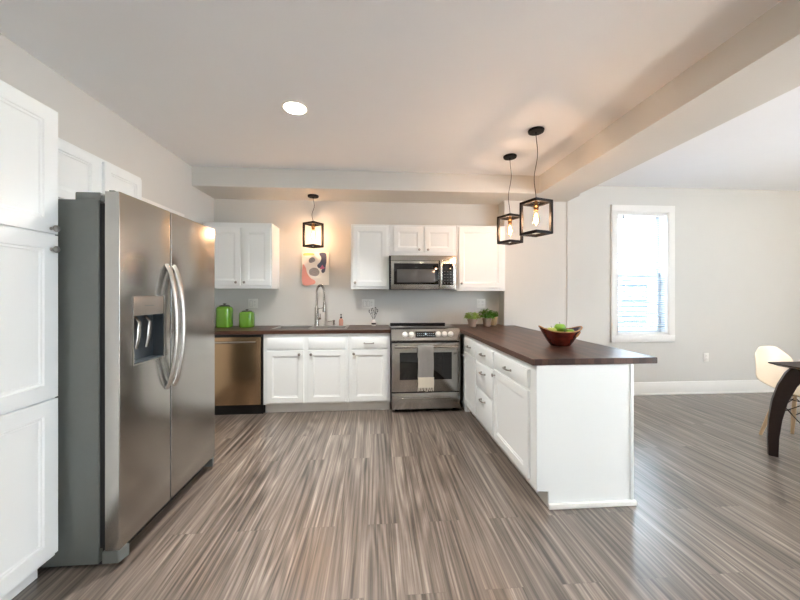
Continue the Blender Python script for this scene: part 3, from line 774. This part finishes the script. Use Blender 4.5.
# ------------------------------------------------------------------ potted plants
def plant(loc, r, hgt, fr, fh, n, m, pm, label, seed, lsz=.03):
    random.seed(seed)
    t = thing('potted_plant', label, 'plant', loc, group=None)
    b = B(); lathe(b, [(r * .72, 0), (r * .76, .004), (r * .95, hgt * .75), (r * 1.04, hgt * .76), (r * 1.06, hgt), (r * .95, hgt), (r * .9, hgt * .85), (0, hgt * .85)], 24); obj('pot', b, pm, t)
    b = B(); lathe(b, [(r * .9, hgt * .86), (r * .5, hgt * .9), (0, hgt * .91)], 16); obj('soil', b, M['soil'], t)
    b = B()
    for i in range(n):
        a = random.uniform(0, 2 * pi); e = math.acos(random.uniform(0.05, 1)); rr = random.uniform(.55, 1)
        tip = Vector((cos(a) * sin(e) * fr * rr, sin(a) * sin(e) * fr * rr, hgt + fh * cos(e) * rr + .004))
        base = Vector((cos(a) * r * .3, sin(a) * r * .3, hgt * .9))
        if i % 3 == 0: ring_tube(b, [base, base.lerp(tip, .6) + Vector((0, 0, .01)), tip], .0012, 5)
        d = Vector((cos(a + random.uniform(-.7, .7)), sin(a + random.uniform(-.7, .7)), random.uniform(-.5, .45))).normalized()
        s = d.cross(Vector((0, 0, 1))).normalized(); u = s.cross(d)
        L_ = lsz * random.uniform(.7, 1.2); W_ = L_ * .36
        mid = tip + d * L_ * .5 - u * .002
        q = [b.verts.new(p) for p in (tip, tip + d * L_ * .3 + s * W_ + u * .004, tip + d * L_ * .7 + s * W_ * .8 + u * .003, tip + d * L_ - u * .006, tip + d * L_ * .7 - s * W_ * .8 + u * .003, tip + d * L_ * .3 - s * W_ + u * .004, mid)]
        for k in range(6): b.faces.new((q[k], q[(k + 1) % 6], q[6]))
    obj('foliage', b, m, t)
plant((1.165, 3.905, .914), .056, .095, .085, .085, 170, M['leafv'], M['pot'], 'small potted plant with pale variegated leaves, nearest the range', 3)
plant((1.365, 3.96, .914), .054, .100, .092, .115, 230, M['leaf'], M['pot'], 'tallest potted plant with dense bright green leaves, under the outlet', 5)
plant((1.495, 4.10, .914), .050, .105, .055, .07, 90, M['leaf'], M['pot2'], 'small plant in a tan pot, tucked in the counter corner', 8)

# ------------------------------------------------------------------ fruit bowl
t = thing('fruit_bowl', 'dark red glazed boat-shaped bowl of green fruit on the peninsula', 'bowl', (1.425, 2.455, .914), radians(-12))
def bowl_r(u, th, off):
    # u 0..1 base to rim
    a = (.070 + (.158 - .070) * u ** .85) - off; c = (.060 + (.115 - .060) * u ** .8) - off
    return a * cos(th), c * sin(th)
def bowl_z(u, th, off):
    rim = .118 + .028 * (abs(cos(th)) ** 3) - .006 * (sin(th) ** 2)
    return off + (rim - off) * u
nb = 48; us = [0, .1, .25, .4, .55, .7, .85, 1.0]
b = B()
O = [[b.verts.new((*bowl_r(u, 2 * pi * k / nb, 0), bowl_z(u, 2 * pi * k / nb, 0))) for k in range(nb)] for u in us]
I = [[b.verts.new((*bowl_r(u, 2 * pi * k / nb, .007), bowl_z(u, 2 * pi * k / nb, .007))) for k in range(nb)] for u in us]
def hole(k, r): return False
for G, mi in ((O, 0), (I, 1)):
    for r_ in range(len(us) - 1):
        for k in range(nb):
            f = b.faces.new((G[r_][k], G[r_][(k + 1) % nb], G[r_ + 1][(k + 1) % nb], G[r_ + 1][k])); f.smooth = True; f.material_index = mi
for k in range(nb):
    f = b.faces.new((O[-1][k], O[-1][(k + 1) % nb], I[-1][(k + 1) % nb], I[-1][k])); f.material_index = 2
f = b.faces.new(O[0]); f = b.faces.new(I[0]); f.material_index = 1
ring_tube(b, [((O[-1][k].co + I[-1][k].co) / 2) for k in range(nb)], .0048, 8, mi=2, closed=True)
obj('bowl_body', b, [M['bowl'], M['bowlin'], M['bowlrim']], t)
b = B()
hp = []
for q in range(16):
    a_ = 2 * pi * q / 16; th = radians(-36) + .20 * cos(a_); u = .70 + .13 * sin(a_)
    x, y = bowl_r(u, th, -.002); hp.append((x, y, bowl_z(u, th, 0)))
ring_tube(b, hp, .0035, 8, closed=True); obj('handle_loop', b, M['bowlrim'], t, 'tan rim around the small handle opening')
def apple(dx, dy, z, r, m, label, cat='apple'):
    t = thing('apple', label, cat, (1.425 + dx, 2.455 + dy, .914 + z), random.uniform(0, 6), 'green fruit in the bowl')
    b = B(); prof = []
    for i in range(15):
        a = -pi / 2 + pi * i / 14
        rr = cos(a) * r * (1 + .08 * sin(a)); zz = sin(a) * r * .92
        if i >= 12: zz -= (i - 11) * r * .09
        if i <= 1: zz += (2 - i) * r * .05
        prof.append((max(rr, 0.0), zz + r))
    lathe(b, prof, 24); obj('flesh', b, m, t)
    b = B(); ring_tube(b, [(0, 0, r * 1.55), (.002, .001, r * 1.85), (.006, .002, r * 2.1)], .0016, 6); obj('stem', b, M['stem'], t)
apple(.005, .010, .090, .042, M['apple'], 'bright green apple on top of the fruit in the bowl')
apple(-.070, -.004, .074, .036, M['apple2'], 'yellow-green apple at the left end of the bowl')
apple(.072, -.010, .064, .034, M['apple'], 'green apple at the right end of the bowl')
apple(.0, -.012, .012, .033, M['apple2'], 'apple at the bottom of the bowl, under the others')

# ------------------------------------------------------------------ pendants
def make_pendant(label):
    t = thing('pendant_lamp', label, 'pendant lamp', (0, 0, 0), 0, 'cage pendant lamps')
    return t
def pendant(x, y, ztop, zbox, rz, label, r=.117, hh=.262, watt=11):
    t = thing('pendant_lamp', label, 'pendant lamp', (x, y, ztop), rz, 'cage pendant lamps')
    zb = zbox - ztop  # top of cage, negative
    b = B(); lathe(b, [(.064, 0), (.066, -.004), (.062, -.020), (.010, -.024), (.006, -.034), (0, -.034)], 28); obj('canopy', b, M['iron'], t)
    b = B(); pts = []
    for i in range(25):
        u = i / 24; pts.append((.017 * sin(u * 2 * pi * 1.1) * sin(pi * u), .006 * sin(u * 5) * sin(pi * u), -.03 + u * (zb + .03 - .008)))
    ring_tube(b, pts, .0028, 8); obj('cord', b, M['iron'], t)
    b = B(); s = .0112
    cor = [(r, 0), (0, r), (-r, 0), (0, -r)]
    def bar(p, q, tk=s):
        p = Vector(p); q = Vector(q); d = (q - p); L_ = d.length; a = math.atan2(d.y, d.x); bb = B(); box(bb, -tk, -tk, -tk, L_ + tk, tk, tk, .0012, 1)
        bb.transform(Matrix.Translation(p) @ Matrix.Rotation(a, 4, 'Z')); me = bpy.data.meshes.new('t'); bb.to_mesh(me); bb.free(); b.from_mesh(me); bpy.data.meshes.remove(me)
    for zz in (zb, zb - hh):
        for k in range(4): bar((*cor[k], zz), (*cor[(k + 1) % 4], zz))
    for c in (cor[0], cor[2]): 
        bb = B(); box(bb, -s, -s, -hh, s, s, 0, .0012, 1); bb.transform(Matrix.Translation((c[0], c[1], zb)) @ Matrix.Rotation(pi / 4, 4, 'Z')); me = bpy.data.meshes.new('t'); bb.to_mesh(me); bb.free(); b.from_mesh(me); bpy.data.meshes.remove(me)
    bar((-r, 0, zb), (r, 0, zb), .005)
    obj('cage', b, M['iron'], t)
    b = B(); lathe(b, [(.012, .012), (.016, 0), (.018, -.02), (.024, -.028), (.024, -.036), (.019, -.04), (.019, -.066), (.016, -.07)], 18, (0, 0, zb)); obj('socket', b, M['brass'], t)
    zz = zb - .07
    b = B(); lathe(b, [(.013, 0), (.016, -.015), (.026, -.045), (.030, -.07), (.028, -.095), (.018, -.118), (.0, -.126)], 20, (0, 0, zz)); bu = obj('bulb', b, M['bulb'], t)
    b = B()
    for k in range(6):
        a = k * pi / 3; ring_tube(b, [(.005 * cos(a), .005 * sin(a), zz - .02), (.012 * cos(a), .012 * sin(a), zz - .055), (.010 * cos(a + .4), .010 * sin(a + .4), zz - .095)], .0016, 6)
    obj('filament', b, M['fil'], bu)
    ld = bpy.data.lights.new('bulb_light', 'POINT'); ld.energy = watt; ld.color = (1.0, .66, .46); ld.shadow_soft_size = .028
    lo = bpy.data.objects.new('bulb_light', ld); COL.objects.link(lo); lo.parent = bu; lo.location = (0, 0, zz - .07)
pendant(1.357, 2.704, H, 2.085, radians(-26), 'black cage pendant lamp over the peninsula, nearer and larger of the two')
pendant(1.351, 3.233, H, 2.085, radians(-22), 'black cage pendant lamp over the peninsula, the farther of the two', r=.111, hh=.255)
pendant(-.744, 4.02, 2.49, 2.150, radians(10), 'black cage pendant lamp hanging above the sink and wall art', r=.108, hh=.268, watt=8)

# recessed lamps
for i, (x, y) in enumerate(RECESSED[:1]):
    t = thing('recessed_light', 'round recessed light glowing in the kitchen ceiling', 'ceiling light', (x, y, H))
    b = B(); lathe(b, [(.098, 0), (.098, -.003), (.092, -.007), (.080, -.006), (.078, -.001)], 40); obj('trim_ring', b, M['trim'], t)
    b = B(); lathe(b, [(.079, -.0015), (.0, -.0015)], 40); obj('lens', b, M['lampw'], t)
for i, (x, y) in enumerate(RECESSED[1:]):  # fittings for the unseen lamps added to fill the room
    t = thing('recessed_light', 'round recessed fill light added in the ceiling outside the view', 'ceiling light', (x, y, H), group='added fill lights outside the view')
    b = B(); lathe(b, [(.098, 0), (.098, -.003), (.092, -.007), (.080, -.006), (.078, -.001)], 24); obj('trim_ring', b, M['trim'], t)
    b = B(); lathe(b, [(.079, -.0015), (.0, -.0015)], 24); obj('lens', b, M['lampw'], t)

# ------------------------------------------------------------------ dining table
TX, TY = 3.212, 2.486
t = thing('dining_table', 'dark espresso wood dining table with bowed legs, at the right edge', 'table', (TX, TY, 0))
b = B(); c = .02
W_, L_ = 1.5, .95
poly = [(c, 0), (0.004, -.004), (0, -c), (.0, -L_), (W_, -L_), (W_, 0)]
rings = [(0, .750), (0, .744), (-.045, .726)]
def off_poly(i): return [(min(max(x, -i), W_ + i), max(min(y, i), -L_ - i)) for x, y in [(c, 0), (.005, -.005), (0, -c), (0, -L_), (W_, -L_), (W_, 0)]]
V = []
for i, z in rings: V.append([b.verts.new((x, y, z)) for x, y in off_poly(i)])
for A, C in zip(V, V[1:]):
    for k in range(6): b.faces.new((A[k], A[(k + 1) % 6], C[(k + 1) % 6], C[k]))
b.faces.new(V[0]); b.faces.new(V[-1]); obj('tabletop', b, M['espresso'], t)
def sabre(cx, cy, dx, dy):
    b = B(); prof = [(0.0, 0.0, .054), (-.004, .15, .062), (.002, .30, .072), (.020, .45, .084), (.052, .58, .098), (.092, .68, .112), (.125, .727, .125)]
    th = .028; nx, ny = -dy, dx; R_ = []
    for s_, z, wd in prof:
        R_.append([b.verts.new((cx + dx * a + nx * q, cy + dy * a + ny * q, z)) for a, q in ((s_, -th), (s_ + wd, -th), (s_ + wd, th), (s_, th))])
    for A, C in zip(R_, R_[1:]):
        for k in range(4): b.faces.new((A[k], A[(k + 1) % 4], C[(k + 1) % 4], C[k]))
    b.faces.new(R_[0]); b.faces.new(R_[-1])
    bmesh.ops.bevel(b, geom=[e for e in b.edges], offset=.002, segments=1, affect='EDGES')
    return obj('leg', b, M['espresso'], t)
q = .7071
sabre(-.012, -.018, q, -q); sabre(W_ + .012, -.018, -q, -q); sabre(-.012, -L_ + .018, q, q); sabre(W_ + .012, -L_ + .018, -q, q)

# ------------------------------------------------------------------ shell chair
t = thing('dining_chair', 'cream moulded shell chair on splayed beech legs behind the dark table', 'chair', (3.74, 2.655, 0), radians(-90))
# local: faces +x
prof = []   # centreline of shell (x, z), half width, side lift
keys = [(-.245, .815, .150, .00), (-.243, .79, .182, .01), (-.232, .72, .205, .03), (-.215, .64, .222, .045), (-.196, .56, .232, .07), (-.170, .49, .236, .10), (-.115, .445, .232, .12), (-.03, .430, .228, .09), (.07, .430, .226, .06), (.16, .438, .218, .03), (.215, .435, .205, .012), (.235, .418, .19, .0)]
nk = 14; b = B(); th = .006
S = []; S2 = []
for (x, z, hw_, lift) in keys:
    r1 = []; r2 = []; lift *= .5
    for k in range(nk + 1):
        v = -1 + 2 * k / nk; e = abs(v) ** 2.4
        back = max(0, min(1, (z - .46) / .2))
        yy = v * hw_ * .93; xx = x + lift * .9 * e * back + (.03 * e * back); zz = z + lift * e * (1 - back) - (.05 * abs(v) ** 4 if z > .78 else 0) - (.012 * abs(v) ** 4 if .7 < z < .78 else 0)
        r1.append(b.verts.new((xx, yy, zz)))
    S.append(r1)
for i in range(len(S) - 1):
    for k in range(nk):
        f = b.faces.new((S[i][k], S[i][k + 1], S[i + 1][k + 1], S[i + 1][k])); f.smooth = True
sh_ = obj('shell', b, M['cream'], t)
md = sh_.modifiers.new('thick', 'SOLIDIFY'); md.thickness = .007
md = sh_.modifiers.new('sub', 'SUBSURF'); md.levels = 2; md.render_levels = 2
for (fx, fy) in ((1, 1), (1, -1), (-1, 1), (-1, -1)):
    b = B(); top = Vector((.085 * fx, .085 * fy, .40)); ft = Vector((.163 * fx, .163 * fy, 0)); a_ = top.lerp(ft, .12)
    ring_tube(b, [top, top.lerp(ft, .5), ft], [.0125, .0165, .0115], 14); lg = obj('leg', b, M['beech'], t)
    b = B(); ring_tube(b, [top + Vector((0, 0, .03)), a_], .006, 8); obj('bracket', b, M['iron'], lg)
b = B()
def leg_pt(fx, fy, u): return Vector((.085 * fx, .085 * fy, .40)).lerp(Vector((.163 * fx, .163 * fy, 0)), u)
for A, C in (((1, 1), (1, -1)), ((1, -1), (-1, -1)), ((-1, -1), (-1, 1)), ((-1, 1), (1, 1))):
    ring_tube(b, [leg_pt(*A, .1), leg_pt(*C, .55)], .0035, 6); ring_tube(b, [leg_pt(*A, .55), leg_pt(*C, .1)], .0035, 6); ring_tube(b, [leg_pt(*A, .05), leg_pt(*C, .05)], .0035, 6)
obj('wire_braces', b, M['iron'], t, 'black crossed wire braces between the legs')
